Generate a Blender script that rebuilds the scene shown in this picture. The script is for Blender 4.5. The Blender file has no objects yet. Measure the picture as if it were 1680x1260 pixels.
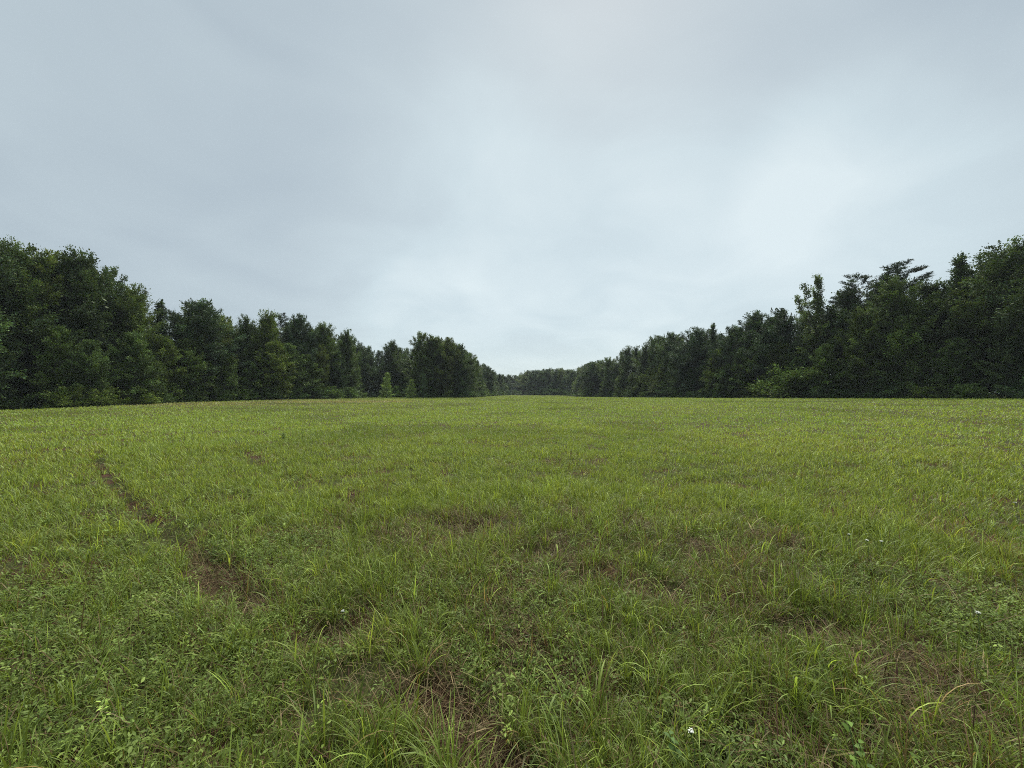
import bpy, math, random
import numpy as np

SC = bpy.context.scene
COL = SC.collection
R_ = math.radians
rng = np.random.default_rng(11)
random.seed(5)

# ------------------------------------------------------------------ camera
EYE = 1.55                      # metres above the ground at the camera
F = 632.0                       # focal length in pixels of the 1680 px wide photograph
PITCH = math.atan(15 / F)
cam_d = bpy.data.cameras.new('camera')
cam = bpy.data.objects.new('camera', cam_d); COL.objects.link(cam)
cam.location = (0, 0, EYE)
cam.rotation_euler = (R_(90) + PITCH, 0, 0)
cam_d.sensor_width = 36.0
cam_d.lens = F / 1680 * 36.0
cam_d.clip_start = 0.05
cam_d.clip_end = 5000
SC.camera = cam

# ------------------------------------------------------------------ exposure and render settings
SC.view_settings.view_transform = 'Standard'
SC.view_settings.look = 'None'
SC.view_settings.exposure = 2.3
SC.view_settings.gamma = 1.0
SC.view_settings.use_curve_mapping = False
cy = SC.cycles
cy.max_bounces = 6; cy.diffuse_bounces = 3; cy.glossy_bounces = 2
cy.transmission_bounces = 3; cy.transparent_max_bounces = 4; cy.volume_bounces = 0
cy.use_denoising = False
cy.filter_width = 1.0
cy.sample_clamp_direct = .6
cy.sample_clamp_indirect = 4.0

# ------------------------------------------------------------------ world: overcast sky
SUN_EL, SUN_AZ = 52.0, 14.0     # azimuth clockwise from +Y (the view direction)
W = bpy.data.worlds.new('World'); SC.world = W
W.use_nodes = True
nt = W.node_tree; nt.nodes.clear()
def N(tree, t, **kw):
    n = tree.nodes.new(t)
    for k, v in kw.items(): setattr(n, k, v)
    return n
def math_node(tree, op, a, b=None, clamp=False):
    n = N(tree, 'ShaderNodeMath', operation=op); n.use_clamp = clamp
    for i, x in enumerate((a, b)):
        if x is None: continue
        if isinstance(x, (int, float)): n.inputs[i].default_value = x
        else: tree.links.new(x, n.inputs[i])
    return n.outputs[0]
def smooth(tree, x, a, b, c=0.0, d=1.0):
    n = N(tree, 'ShaderNodeMapRange', interpolation_type='SMOOTHSTEP')
    tree.links.new(x, n.inputs[0])
    for i, v in enumerate((a, b, c, d)): n.inputs[1 + i].default_value = v
    return n.outputs[0]
def dir_vec(az, el):
    a, e = R_(az), R_(el)
    return (math.sin(a) * math.cos(e), math.cos(a) * math.cos(e), math.sin(e))
tc = N(nt, 'ShaderNodeTexCoord')
D = tc.outputs['Generated']
sep = N(nt, 'ShaderNodeSeparateXYZ'); nt.links.new(D, sep.inputs[0])
zc = math_node(nt, 'MAXIMUM', sep.outputs[2], 0.0)
zz = math_node(nt, 'ADD', zc, 0.22)
com = N(nt, 'ShaderNodeCombineXYZ')                     # a flat cloud deck seen in perspective
nt.links.new(math_node(nt, 'DIVIDE', sep.outputs[0], zz), com.inputs[0])
nt.links.new(math_node(nt, 'DIVIDE', sep.outputs[1], zz), com.inputs[1])
def cloud_noise(scale, detail, rough, off, dist=0.0):
    mp = N(nt, 'ShaderNodeMapping'); nt.links.new(com.outputs[0], mp.inputs[0])
    mp.inputs['Location'].default_value = off
    n = N(nt, 'ShaderNodeTexNoise'); nt.links.new(mp.outputs[0], n.inputs['Vector'])
    n.inputs['Scale'].default_value = scale; n.inputs['Detail'].default_value = detail
    n.inputs['Roughness'].default_value = rough; n.inputs['Distortion'].default_value = dist
    return n.outputs['Fac']
def lobe(az, el, inner, outer):
    vm = N(nt, 'ShaderNodeVectorMath', operation='DOT_PRODUCT')
    nt.links.new(D, vm.inputs[0]); vm.inputs[1].default_value = dir_vec(az, el)
    return smooth(nt, vm.outputs['Value'], math.cos(R_(outer)), math.cos(R_(inner)))
n1 = cloud_noise(0.75, 3, 0.45, (3.1, 1.7, 0), 0.4)
n2 = cloud_noise(1.9, 4, 0.5, (0.4, 6.3, 0), 0.6)
f = math_node(nt, 'MULTIPLY', lobe(8, 12, 3, 44), 0.60)                      # thin cloud above the end of the field
f = math_node(nt, 'ADD', f, math_node(nt, 'MULTIPLY', lobe(9, 48, 2, 26), -0.13))
f = math_node(nt, 'ADD', f, math_node(nt, 'MULTIPLY', lobe(45, 20.5, 1, 17), 0.42))  # brighter gap on the right
f = math_node(nt, 'ADD', f, math_node(nt, 'MULTIPLY', math_node(nt, 'SUBTRACT', n1, 0.5), 0.5))
f = math_node(nt, 'ADD', f, math_node(nt, 'MULTIPLY', math_node(nt, 'SUBTRACT', n2, 0.5), 0.62))
f = math_node(nt, 'ADD', f, 0.24, clamp=True)
ramp = N(nt, 'ShaderNodeValToRGB'); nt.links.new(f, ramp.inputs[0])
e = ramp.color_ramp.elements
e[0].position = 0.0; e[0].color = (0.398, 0.472, 0.522, 1)
e[1].position = 1.0; e[1].color = (0.72, 0.815, 0.83, 1)
m = e.new(0.45); m.color = (0.512, 0.598, 0.634, 1)
m = e.new(0.72); m.color = (0.60, 0.705, 0.735, 1)
zen = smooth(nt, sep.outputs[2], 0.76, 0.97, 1.0, 4.6)  # an overcast sky is brightest overhead
mul = N(nt, 'ShaderNodeVectorMath', operation='SCALE')
nt.links.new(ramp.outputs[0], mul.inputs[0]); nt.links.new(zen, mul.inputs['Scale'])
sky = N(nt, 'ShaderNodeTexSky', sky_type='NISHITA')
sky.sun_disc = False; sky.sun_elevation = R_(SUN_EL); sky.sun_rotation = R_(SUN_AZ)
bg1 = N(nt, 'ShaderNodeBackground'); nt.links.new(sky.outputs[0], bg1.inputs[0]); bg1.inputs[1].default_value = 0.05
bg2 = N(nt, 'ShaderNodeBackground'); nt.links.new(mul.outputs[0], bg2.inputs[0]); bg2.inputs[1].default_value = 0.204
mx = N(nt, 'ShaderNodeMixShader'); mx.inputs[0].default_value = 0.94
nt.links.new(bg1.outputs[0], mx.inputs[1]); nt.links.new(bg2.outputs[0], mx.inputs[2])
wo = N(nt, 'ShaderNodeOutputWorld'); nt.links.new(mx.outputs[0], wo.inputs[0])

# ------------------------------------------------------------------ sun, diffused by the cloud
sd = bpy.data.lights.new('sun', 'SUN'); sd.energy = 1.5; sd.angle = R_(50); sd.color = (1.0, 0.965, 0.90)
sun = bpy.data.objects.new('sun', sd); COL.objects.link(sun)
sun.rotation_euler = (R_(90 - SUN_EL), 0, R_(180 - SUN_AZ))
sun.location = (0, 0, 60)

# ------------------------------------------------------------------ helpers
def depth_row(row, Y):          # height of a point at depth Y seen on a row of the photograph
    v = (630 - row) / F
    return EYE + Y * (v * math.cos(PITCH) + math.sin(PITCH)) / (math.cos(PITCH) - v * math.sin(PITCH))
def at_px(px, Y): return (px - 840) / F * Y

def hash2(ix, iy, seed):
    h = (ix.astype(np.int64) * 374761393 + iy.astype(np.int64) * 668265263 + seed * 1274126177) & 0xffffffff
    h = ((h ^ (h >> 13)) * 1274126177) & 0xffffffff
    return ((h ^ (h >> 16)) & 0xffff) / 65535.0
def vnoise(x, y, s, seed=0):
    x = np.asarray(x, float) / s; y = np.asarray(y, float) / s
    ix, iy = np.floor(x), np.floor(y); fx, fy = x - ix, y - iy
    fx = fx * fx * (3 - 2 * fx); fy = fy * fy * (3 - 2 * fy)
    a, b = hash2(ix, iy, seed), hash2(ix + 1, iy, seed)
    c, d = hash2(ix, iy + 1, seed), hash2(ix + 1, iy + 1, seed)
    return (a * (1 - fx) + b * fx) * (1 - fy) + (c * (1 - fx) + d * fx) * fy
def fbm(x, y, s, seed=0, o=3):
    t, a, n = 0, 1, 0
    for k in range(o):
        t = t + a * vnoise(x, y, s / 2 ** k, seed + 17 * k); n += a; a *= .5
    return t / n
def sstep(x, a, b):
    t = np.clip((x - a) / (b - a), 0, 1); return t * t * (3 - 2 * t)

# ---- the lie of the land: a field that rises to the right and dips behind a low crest
EDGE_L = [(-330, 27), (-150, 34), (0, 42), (150, 46), (330, 62), (450, 72), (578, 92), (592, 108), (620, 120), (662, 120),
          (684, 104), (700, 101), (764, 104), (778, 122), (800, 168), (825, 230), (842, 288)]
EDGE_R = [(860, 275), (872, 238), (938, 226), (946, 180), (953, 166), (1000, 146), (1050, 121), (1150, 89), (1260, 73), (1350, 63),
          (1470, 56), (1680, 45), (1850, 36), (2050, 29)]
ctrl = []
def c_(px, Y, row): ctrl.append((at_px(px, Y), Y, EYE - (row - 645) / F * Y))
for a in [(0, 42, 673), (150, 46, 667), (330, 62, 659), (450, 72, 656), (578, 92, 654), (640, 118, 652), (720, 102, 652),
          (800, 168, 650), (842, 288, 648), (900, 232, 648.5), (953, 166, 651), (1050, 121, 652.5), (1150, 89, 653),
          (1260, 73, 653.5), (1350, 63, 653.5), (1470, 56, 654), (1680, 45, 654.5), (1850, 36, 657),
          (840, 95, 654), (950, 95, 653), (700, 92, 653.5)]: c_(*a)
ctrl += [(x, y, 0.0) for x, y in ((0, 0), (4, 3), (-4, 3), (0, 7), (-9, 8), (9, 8), (0, -12), (-25, -10), (25, -10))]
ctrl += [(-22, 26, -0.12), (22, 26, .25), (0, 30, 0.08), (0, 55, .2), (-160, 60, -.3), (160, 60, 1.2), (0, 420, .6), (-200, 300, .3), (200, 300, .6),
         (-200, -100, -.2), (200, -100, .3), (0, -250, 0), (-600, 0, 0), (600, 0, 1), (0, 600, .5)]
ctrl = np.array(ctrl)
def _tps(r2): return 0.5 * r2 * np.log(r2 + 1e-9)
def _sv(x): return x / 30.0
_n = len(ctrl)
_A = np.zeros((_n + 3, _n + 3)); _P = np.c_[np.ones(_n), _sv(ctrl[:, :2])]
_d2 = ((_sv(ctrl[:, None, :2]) - _sv(ctrl[None, :, :2])) ** 2).sum(-1)
_A[:_n, :_n] = _tps(_d2) + np.eye(_n) * .02; _A[:_n, _n:] = _P; _A[_n:, :_n] = _P.T
_w = np.linalg.solve(_A, np.r_[ctrl[:, 2], 0, 0, 0])
# wheel ruts pressed into the grass (points on the ground, half width, depth)
RUTS = [([(-11.0, 10.3), (-8.6, 8.1), (-6.5, 6.35), (-5.0, 5.2), (-3.9, 4.35), (-2.95, 3.65), (-2.35, 3.15), (-1.7, 2.68), (-1.2, 2.36), (-.75, 2.08), (-.35, 1.85), (.0, 1.55), (.2, 1.2)], .10, .06),
        ([(-2.95, 3.65), (-2.35, 3.15), (-1.7, 2.68), (-1.2, 2.36), (-.75, 2.08), (-.35, 1.85), (.0, 1.55)], .13, .06),
        ([(-8.5, 12.0), (-5.4, 8.3), (-3.9, 6.9), (-2.1, 5.3), (-.55, 4.35), (.1, 4.1), (.5, 3.55), (1.08, 3.08), (1.65, 2.68), (2.2, 2.4), (2.9, 2.1), (3.5, 1.8)], .17, .045),
        ([(3.0, 6.6), (7.0, 8.0), (11.2, 7.6), (14, 6.9)], .2, .02), ([(4.0, 3.9), (4.7, 3.5), (5.6, 3.2)], .2, .03),
        ([(-17, 15), (-12.5, 13.2), (-13.6, 16.5)], .25, .02)]
# small bare patches of red clay
BARE = [(-1.15, 2.5, .24, .17), (-.42, 1.95, .30, .17), (-3.85, 6.75, .34, .22), (.30, 3.75, .34, .13), (.72, 3.2, .28, .12), (1.9, 2.55, .34, .12), (-1.9, 5.2, .3, .14), (-2.6, 3.4, .2, .14)]
def rut(x, y):
    out = np.zeros_like(x)
    wob = .15 + 1.4 * fbm(x, y, .5, 71, 2)
    gate = sstep(fbm(x, y, .75, 72, 2), .40, .60) * .75; gate1 = sstep(fbm(x, y, .5, 73, 2), .32, .50)
    for q_, (pts, hw, dep) in enumerate(RUTS):
        best = np.full_like(x, 9.0)
        for (x0, y0), (x1, y1) in zip(pts[:-1], pts[1:]):
            dx, dy = x1 - x0, y1 - y0
            t = np.clip(((x - x0) * dx + (y - y0) * dy) / (dx * dx + dy * dy), 0, 1)
            best = np.minimum(best, np.hypot(x - x0 - t * dx, y - y0 - t * dy))
        out = np.maximum(out, (1 - sstep(best, hw * .5 * wob, hw * 1.6 * wob)) * min(1, dep / .04) * (gate1 if q_ < 2 else gate))
    for px_, py_, rx, ry in BARE:
        d = np.hypot((x - px_) / rx, (y - py_) / ry) + (fbm(x, y, .22, 140, 2) - .5) * 1.1
        out = np.maximum(out, 1 - sstep(d, .6, 1.15))
    return out
def ground(x, y):
    x = np.atleast_1d(np.asarray(x, float)); y = np.atleast_1d(np.asarray(y, float))
    z = np.empty_like(x)
    for i in range(0, len(x), 200000):
        q = np.c_[_sv(x[i:i + 200000]), _sv(y[i:i + 200000])]
        d2 = ((q[:, None, :] - _sv(ctrl[None, :, :2])) ** 2).sum(-1)
        z[i:i + 200000] = _tps(d2) @ _w[:_n] + _w[_n] + q @ _w[_n + 1:]
    z = np.clip(z, -1.5, 1.12)
    r = np.hypot(x, y)
    near = 1 - sstep(r, 14, 40)
    z = z + near * ((fbm(x, y, 1.1, 3) - .5) * .09 + (vnoise(x, y, .3, 8) - .5) * .02)
    m = r < 26
    if m.any(): z[m] -= rut(x[m], y[m]) * .08
    return z
def gz(x, y): return float(ground(x, y)[0])

# ---- meshes
def mesh_from(name, verts, faces, attrs=None, smooth_=False):
    me = bpy.data.meshes.new(name)
    verts = np.ascontiguousarray(verts, dtype=np.float32); faces = np.ascontiguousarray(faces, dtype=np.int32)
    nv, (nf, k) = len(verts), faces.shape
    me.vertices.add(nv); me.vertices.foreach_set('co', verts.ravel())
    me.loops.add(nf * k); me.loops.foreach_set('vertex_index', faces.ravel())
    me.polygons.add(nf); me.polygons.foreach_set('loop_start', np.arange(0, nf * k, k, dtype=np.int32))
    if smooth_: me.polygons.foreach_set('use_smooth', np.ones(nf, dtype=bool))
    if attrs is not None:
        a = me.attributes.new('tint', 'FLOAT_COLOR', 'POINT')
        c = np.ones((nv, 4), np.float32); c[:, :3] = attrs
        a.data.foreach_set('color', c.ravel())
    me.update(calc_edges=True)
    return me
def obj(name, me, mat=None, parent=None):
    o = bpy.data.objects.new(name, me); COL.objects.link(o)
    if mat is not None and not me.materials: me.materials.append(mat)
    if parent is not None: o.parent = parent
    return o
def tag(o, label, cat, group=None):
    o['label'] = label; o['category'] = cat
    if group: o['group'] = group
    return o
def tubes(paths, sides=6):      # paths: list of (points (k,3), radii (k,))
    V, Fc, b = [], [], 0
    for P, r in paths:
        P = np.asarray(P, float); r = np.asarray(r, float); k = len(P)
        T = np.gradient(P, axis=0); T /= np.linalg.norm(T, axis=1)[:, None] + 1e-9
        ref = np.array([1., 0, 0]) if abs(T[0, 0]) < .8 else np.array([0, 1., 0])
        A = np.cross(T, ref); A /= np.linalg.norm(A, axis=1)[:, None] + 1e-9; B = np.cross(T, A)
        an = np.arange(sides) / sides * 2 * math.pi
        ring = P[:, None] + r[:, None, None] * (A[:, None] * np.cos(an)[None, :, None] + B[:, None] * np.sin(an)[None, :, None])
        V.append(ring.reshape(-1, 3))
        i, j = np.meshgrid(np.arange(k - 1), np.arange(sides), indexing='ij'); j2 = (j + 1) % sides
        Fc.append(np.stack([i * sides + j, i * sides + j2, (i + 1) * sides + j2, (i + 1) * sides + j], -1).reshape(-1, 4) + b)
        b += k * sides
    return np.concatenate(V), np.concatenate(Fc)

# ------------------------------------------------------------------ materials
def leafy(name, rough=.5, spec=.3, trans=.3, tcol=(1.25, 1.15, .6), obj_col=False, vary=None):
    m = bpy.data.materials.new(name); m.use_nodes = True
    t = m.node_tree; t.nodes.clear()
    at = N(t, 'ShaderNodeAttribute', attribute_name='tint'); col = at.outputs['Color']
    if obj_col:
        oi = N(t, 'ShaderNodeObjectInfo')
        v = N(t, 'ShaderNodeVectorMath', operation='MULTIPLY'); t.links.new(col, v.inputs[0]); t.links.new(oi.outputs['Color'], v.inputs[1])
        col = v.outputs[0]
    p = N(t, 'ShaderNodeBsdfPrincipled'); t.links.new(col, p.inputs['Base Color'])
    p.inputs['Roughness'].default_value = rough; p.inputs['Specular IOR Level'].default_value = spec
    tv = N(t, 'ShaderNodeVectorMath', operation='MULTIPLY'); t.links.new(col, tv.inputs[0]); tv.inputs[1].default_value = tcol
    tr = N(t, 'ShaderNodeBsdfTranslucent'); t.links.new(tv.outputs[0], tr.inputs[0])
    mxs = N(t, 'ShaderNodeMixShader'); mxs.inputs[0].default_value = trans
    t.links.new(p.outputs[0], mxs.inputs[1]); t.links.new(tr.outputs[0], mxs.inputs[2])
    o = N(t, 'ShaderNodeOutputMaterial'); t.links.new(mxs.outputs[0], o.inputs[0])
    return m
def plain(name, ca, cb, scale, rough=.8, bump=0.0, detail=5):
    m = bpy.data.materials.new(name); m.use_nodes = True
    t = m.node_tree; p = t.nodes['Principled BSDF']
    g = N(t, 'ShaderNodeNewGeometry')
    n = N(t, 'ShaderNodeTexNoise'); t.links.new(g.outputs['Position'], n.inputs['Vector'])
    n.inputs['Scale'].default_value = scale; n.inputs['Detail'].default_value = detail
    r = N(t, 'ShaderNodeValToRGB'); t.links.new(n.outputs['Fac'], r.inputs[0])
    r.color_ramp.elements[0].position = .35; r.color_ramp.elements[0].color = (*ca, 1)
    r.color_ramp.elements[1].position = .68; r.color_ramp.elements[1].color = (*cb, 1)
    t.links.new(r.outputs[0], p.inputs['Base Color']); p.inputs['Roughness'].default_value = rough
    if bump:
        b = N(t, 'ShaderNodeBump'); b.inputs['Strength'].default_value = bump; b.inputs['Distance'].default_value = .03
        t.links.new(n.outputs['Fac'], b.inputs['Height']); t.links.new(b.outputs[0], p.inputs['Normal'])
    return m
M_GRASS = leafy('grass_blade', .48, .15, .36, (1.2, 1.15, .75))
M_WEED = leafy('weed_leaf', .55, .1, .28, (1.2, 1.15, .75))
M_STRAW = leafy('dead_straw', .8, .15, .1, (1, 1, 1))
M_CROWN = leafy('tree_foliage', .55, .08, .16, (1.2, 1.2, .6), obj_col=True)
M_BARK = plain('bark', (.030, .026, .022), (.085, .075, .065), 5, .9, .5)
M_PALE = plain('pale_bark', (.16, .15, .13), (.34, .32, .29), 4, .85, .3)
M_PETAL = plain('flower_petal', (.55, .57, .50), (.78, .78, .72), 60, .6)
M_STEM = plain('flower_stem', (.07, .12, .03), (.10, .16, .05), 30, .6)
# soil: damp red clay under a mat of thatch
M_SOIL = bpy.data.materials.new('clay_soil'); M_SOIL.use_nodes = True
t = M_SOIL.node_tree; p = t.nodes['Principled BSDF']
g = N(t, 'ShaderNodeNewGeometry')
def pn(scale, detail=6):
    n = N(t, 'ShaderNodeTexNoise'); t.links.new(g.outputs['Position'], n.inputs['Vector'])
    n.inputs['Scale'].default_value = scale; n.inputs['Detail'].default_value = detail; return n.outputs['Fac']
def rp(fac, a, b, pa=.35, pb=.65):
    r = N(t, 'ShaderNodeValToRGB'); t.links.new(fac, r.inputs[0])
    r.color_ramp.elements[0].position = pa; r.color_ramp.elements[0].color = (*a, 1)
    r.color_ramp.elements[1].position = pb; r.color_ramp.elements[1].color = (*b, 1); return r.outputs[0]
clay = rp(pn(14), (.016, .010, .007), (.060, .028, .016))
thatch = rp(pn(40), (.018, .020, .007), (.042, .042, .014))
mc = N(t, 'ShaderNodeMix', data_type='RGBA'); t.links.new(smooth(t, pn(1.7), .40, .56), mc.inputs[0])
t.links.new(clay, mc.inputs[6]); t.links.new(thatch, mc.inputs[7]); t.links.new(mc.outputs[2], p.inputs['Base Color'])
p.inputs['Roughness'].default_value = 1.0; p.inputs['Specular IOR Level'].default_value = .08
b = N(t, 'ShaderNodeBump'); b.inputs['Strength'].default_value = .8; b.inputs['Distance'].default_value = .02
t.links.new(pn(35), b.inputs['Height']); t.links.new(b.outputs[0], p.inputs['Normal'])

# ------------------------------------------------------------------ the ground, one sheet out past the woods
na = 300
rad = np.r_[0.25 * (1.045 ** np.arange(0, 180))]; rad = rad[rad < 640]; rad = np.r_[rad, 640.]
an = np.arange(na) / na * 2 * math.pi
gx = np.r_[0, (rad[:, None] * np.sin(an)).ravel()]; gy = np.r_[0, (rad[:, None] * np.cos(an)).ravel()]
gzv = ground(gx, gy)
i, j = np.meshgrid(np.arange(len(rad) - 1), np.arange(na), indexing='ij'); j2 = (j + 1) % na
fq = np.stack([1 + i * na + j, 1 + i * na + j2, 1 + (i + 1) * na + j2, 1 + (i + 1) * na + j], -1).reshape(-1, 4)[:, ::-1]
j = np.arange(na); cap = np.stack([np.zeros(na, int), 1 + (j + 1) % na, 1 + j, 1 + j], -1)
me = bpy.data.meshes.new('ground')
me.from_pydata(np.c_[gx, gy, gzv].tolist(), [], [tuple(q) for q in fq.tolist()] + [tuple(q[:3]) for q in cap.tolist()])
me.polygons.foreach_set('use_smooth', np.ones(len(me.polygons), dtype=bool))
grd = obj('ground', me, M_SOIL); grd['kind'] = 'structure'

# ------------------------------------------------------------------ grass
def poly_xy(edge): return [(at_px(px, Y), Y) for px, Y in edge]
PL, PR = poly_xy(EDGE_L), poly_xy(EDGE_R)
FIELD = [(-60, -10)] + PL + PR + [(60, -10)]
def inside(x, y, poly):
    c = np.zeros(len(x), bool); n = len(poly)
    for k in range(n):
        x0, y0 = poly[k]; x1, y1 = poly[(k + 1) % n]
        if y0 == y1: continue
        c ^= ((y0 > y) != (y1 > y)) & (x < (x1 - x0) * (y - y0) / (y1 - y0) + x0)
    return c
def grow(poly, d):               # the same outline pushed d metres out under the trees
    cx, cy_ = 0, 110
    return [(x + math.copysign(d, x - cx) if abs(x) > 4 else x, y + (d if y > 200 else 0)) for x, y in poly]
FIELD_G = grow(FIELD, 2.5)

def ribbons(x, y, z, az, L, th0, th1, w, col, nseg, twist=0.0, tipcol=None, pw=1.5):
    n = len(x); s = np.linspace(0, 1, nseg + 1)
    sm = (s[:-1] + s[1:]) / 2
    th = th0[:, None] + (th1 - th0)[:, None] * sm[None] ** pw
    dl = (L / nseg)[:, None]
    hor = np.c_[np.zeros(n), np.cumsum(np.sin(th) * dl, 1)]
    ver = np.c_[np.zeros(n), np.cumsum(np.cos(th) * dl, 1)]
    ca, sa = np.cos(az)[:, None], np.sin(az)[:, None]
    px_, py_, pz_ = x[:, None] + hor * ca, y[:, None] + hor * sa, z[:, None] + ver
    prof = np.interp(s, [0, .15, .45, .8, 1], [.55, .9, 1, .6, .05])
    wd = w[:, None] * prof[None] / 2
    tw = az[:, None] + math.pi / 2 + (twist if np.ndim(twist) == 0 else twist[:, None] * s[None])
    ox, oy = np.cos(tw) * wd, np.sin(tw) * wd
    V = np.empty((n, nseg + 1, 2, 3), np.float32)
    V[:, :, 0] = np.stack([px_ - ox, py_ - oy, pz_], -1); V[:, :, 1] = np.stack([px_ + ox, py_ + oy, pz_], -1)
    C = np.empty((n, nseg + 1, 2, 3), np.float32)
    if tipcol is None: C[:] = col[:, None, None, :]
    else: C[:] = (col[:, None, :] * (1 - s[None, :, None] ** 2) + tipcol[:, None, :] * s[None, :, None] ** 2)[:, :, None, :]
    base = (np.arange(n) * (nseg + 1) * 2)[:, None] + (np.arange(nseg) * 2)[None]
    Fc = np.stack([base, base + 1, base + 3, base + 2], -1).reshape(-1, 4)
    return V.reshape(-1, 3), Fc, C.reshape(-1, 3)
class Acc:
    def __init__(s): s.v, s.f, s.c, s.n = [], [], [], 0
    def add(s, vfc):
        v, f_, c = vfc; s.v.append(v); s.f.append(f_ + s.n); s.c.append(c); s.n += len(v)
    def mesh(s, name): return mesh_from(name, np.concatenate(s.v), np.concatenate(s.f), np.concatenate(s.c))

HALF = R_(62)
def scatter(n, r0, r1, power):   # power 2: density falls as 1/r^2 ; power 0: even
    u = rng.random(n)
    if power == 2: r = r0 * (r1 / r0) ** u
    elif power == 0: r = np.sqrt(r0 * r0 + u * (r1 * r1 - r0 * r0))
    else:
        k = 2 - power; r = (r0 ** k + u * (r1 ** k - r0 ** k)) ** (1 / k)
    a = rng.uniform(-HALF, HALF, n)
    x, y = r * np.sin(a), r * np.cos(a)
    k = inside(x, y, FIELD_G) & (y > .55)
    return x[k], y[k]
def weedy(x, y):                 # where low broad-leaved weeds crowd out the grass
    left = sstep(-x - .35 * y, -.1, 1.2) * (1 - sstep(y, 4.2, 7.0))
    patch = sstep(fbm(x, y, 1.5, 21), .55, .68)
    right = sstep(x + .1 * y, .6, 1.2) * (1 - sstep(y, 2.6, 3.6)) * sstep(fbm(x, y, .8, 5), .42, .58)
    return np.clip(np.maximum(np.maximum(left * .85, patch * .4), right * .9), 0, 1)
def worn(x, y):                  # thin, brown patches
    a = sstep(fbm(x, y, .7, 33), .62, .76) * .7 * (1 - sstep(y, 5, 12))
    right = sstep(x, .7, 2.2) * sstep(fbm(x, y, .7, 44), .46, .64) * (1 - sstep(y, 4, 6.5))
    mid = sstep(fbm(x, y, 2.6, 61), .64, .76) * (1 - sstep(y, 18, 30)) * .22
    return np.clip(np.maximum(np.maximum(a, right * .55), mid), 0, 1)

G1 = np.array([.180, .228, .032]); G2 = np.array([.124, .172, .031]); G3 = np.array([.232, .255, .042]); BR = np.array([.135, .095, .036])
def grass_col(x, y, n):
    zone = (1 - sstep(y + 2.5 * (fbm(x, y, 2.2, 66) - .5), 2.2, 6.2))[:, None]     # nearest strip: weedier green, shade among the blades darkened into its tint
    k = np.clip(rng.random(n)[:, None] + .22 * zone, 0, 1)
    big = fbm(x, y, 7.0, 91)[:, None]; fine = fbm(x, y, .8, 13)[:, None]
    c = G1 * (1 - k) + G2 * k
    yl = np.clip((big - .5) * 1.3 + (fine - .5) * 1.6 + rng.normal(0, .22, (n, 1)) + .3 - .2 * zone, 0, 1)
    c = c * (1 - yl * .6) + G3 * yl * .6
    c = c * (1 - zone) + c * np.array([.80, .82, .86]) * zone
    far = sstep(y, 7, 16)[:, None]; c = c * (1 - far) + c * np.array([1.12, 1.20, 1.22]) * far  # farther grass lightened in its tint, standing in for light on the tips
    c *= 1 - .30 * sstep(fbm(x, y, 5.5, 120), .55, .72)[:, None] * far
    sk = (sstep(y, 42, 50) * (1 - sstep(y, 78, 88)) * sstep(-x - .22 * y, 0, 5) * sstep(vnoise(x * .12 + y * .05, y, 2.2, 131), .40, .62))[:, None]
    c = c * (1 - .75 * sk) + np.array([.27, .235, .095]) * .75 * sk          # paler dry streaks
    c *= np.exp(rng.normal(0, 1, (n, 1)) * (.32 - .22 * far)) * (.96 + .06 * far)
    wn = worn(x, y) + .55 * rut(x, y)
    dead = (rng.random(n) < (.012 - .009 * far[:, 0] + .03 * zone[:, 0]) + .30 * np.clip(wn, 0, 1))[:, None]
    return np.where(dead, BR * rng.lognormal(0, .3, (n, 1)), c)

ga = Acc()
# tufts of long arching blades close to the camera
def tufts(n_t, r0, r1, blades, nseg, Ls, wscale, power, spread):
    tx, ty = scatter(n_t, r0, r1, power)
    den = (1 - .75 * weedy(tx, ty)) * (1 - .75 * worn(tx, ty)) * (1 - .95 * rut(tx, ty)) * (.10 + .90 * sstep(fbm(tx, ty, .5, 29), .24, .58))
    k = rng.random(len(tx)) < den; tx, ty = tx[k], ty[k]
    nb = rng.poisson(blades, len(tx)); ids = np.repeat(np.arange(len(tx)), nb); n = len(ids)
    sz = rng.lognormal(0, .28, len(tx))[ids]
    x = tx[ids] + rng.normal(0, spread, n); y = ty[ids] + rng.normal(0, spread, n)
    lean = rng.uniform(0, 2 * math.pi, len(tx))[ids]
    az = np.arctan2(y - ty[ids] + .02 * np.sin(lean), x - tx[ids] + .02 * np.cos(lean)) + rng.normal(0, .7, n)
    L = Ls * sz * rng.lognormal(0, .25, n); L = np.clip(L, .05, .34)
    th0 = np.abs(rng.normal(.18, .16, n)); th1 = th0 + np.abs(rng.normal(1.15, .65, n))
    w = wscale * rng.lognormal(0, .3, n) * np.clip(L / .2, .6, 1.5)
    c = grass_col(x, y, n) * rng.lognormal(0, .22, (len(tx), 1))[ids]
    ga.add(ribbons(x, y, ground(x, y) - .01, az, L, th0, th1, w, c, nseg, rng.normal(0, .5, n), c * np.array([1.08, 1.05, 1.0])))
tufts(9000, 1.0, 6.5, 15, 6, .15, .0036, 0.6, .024)
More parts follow.
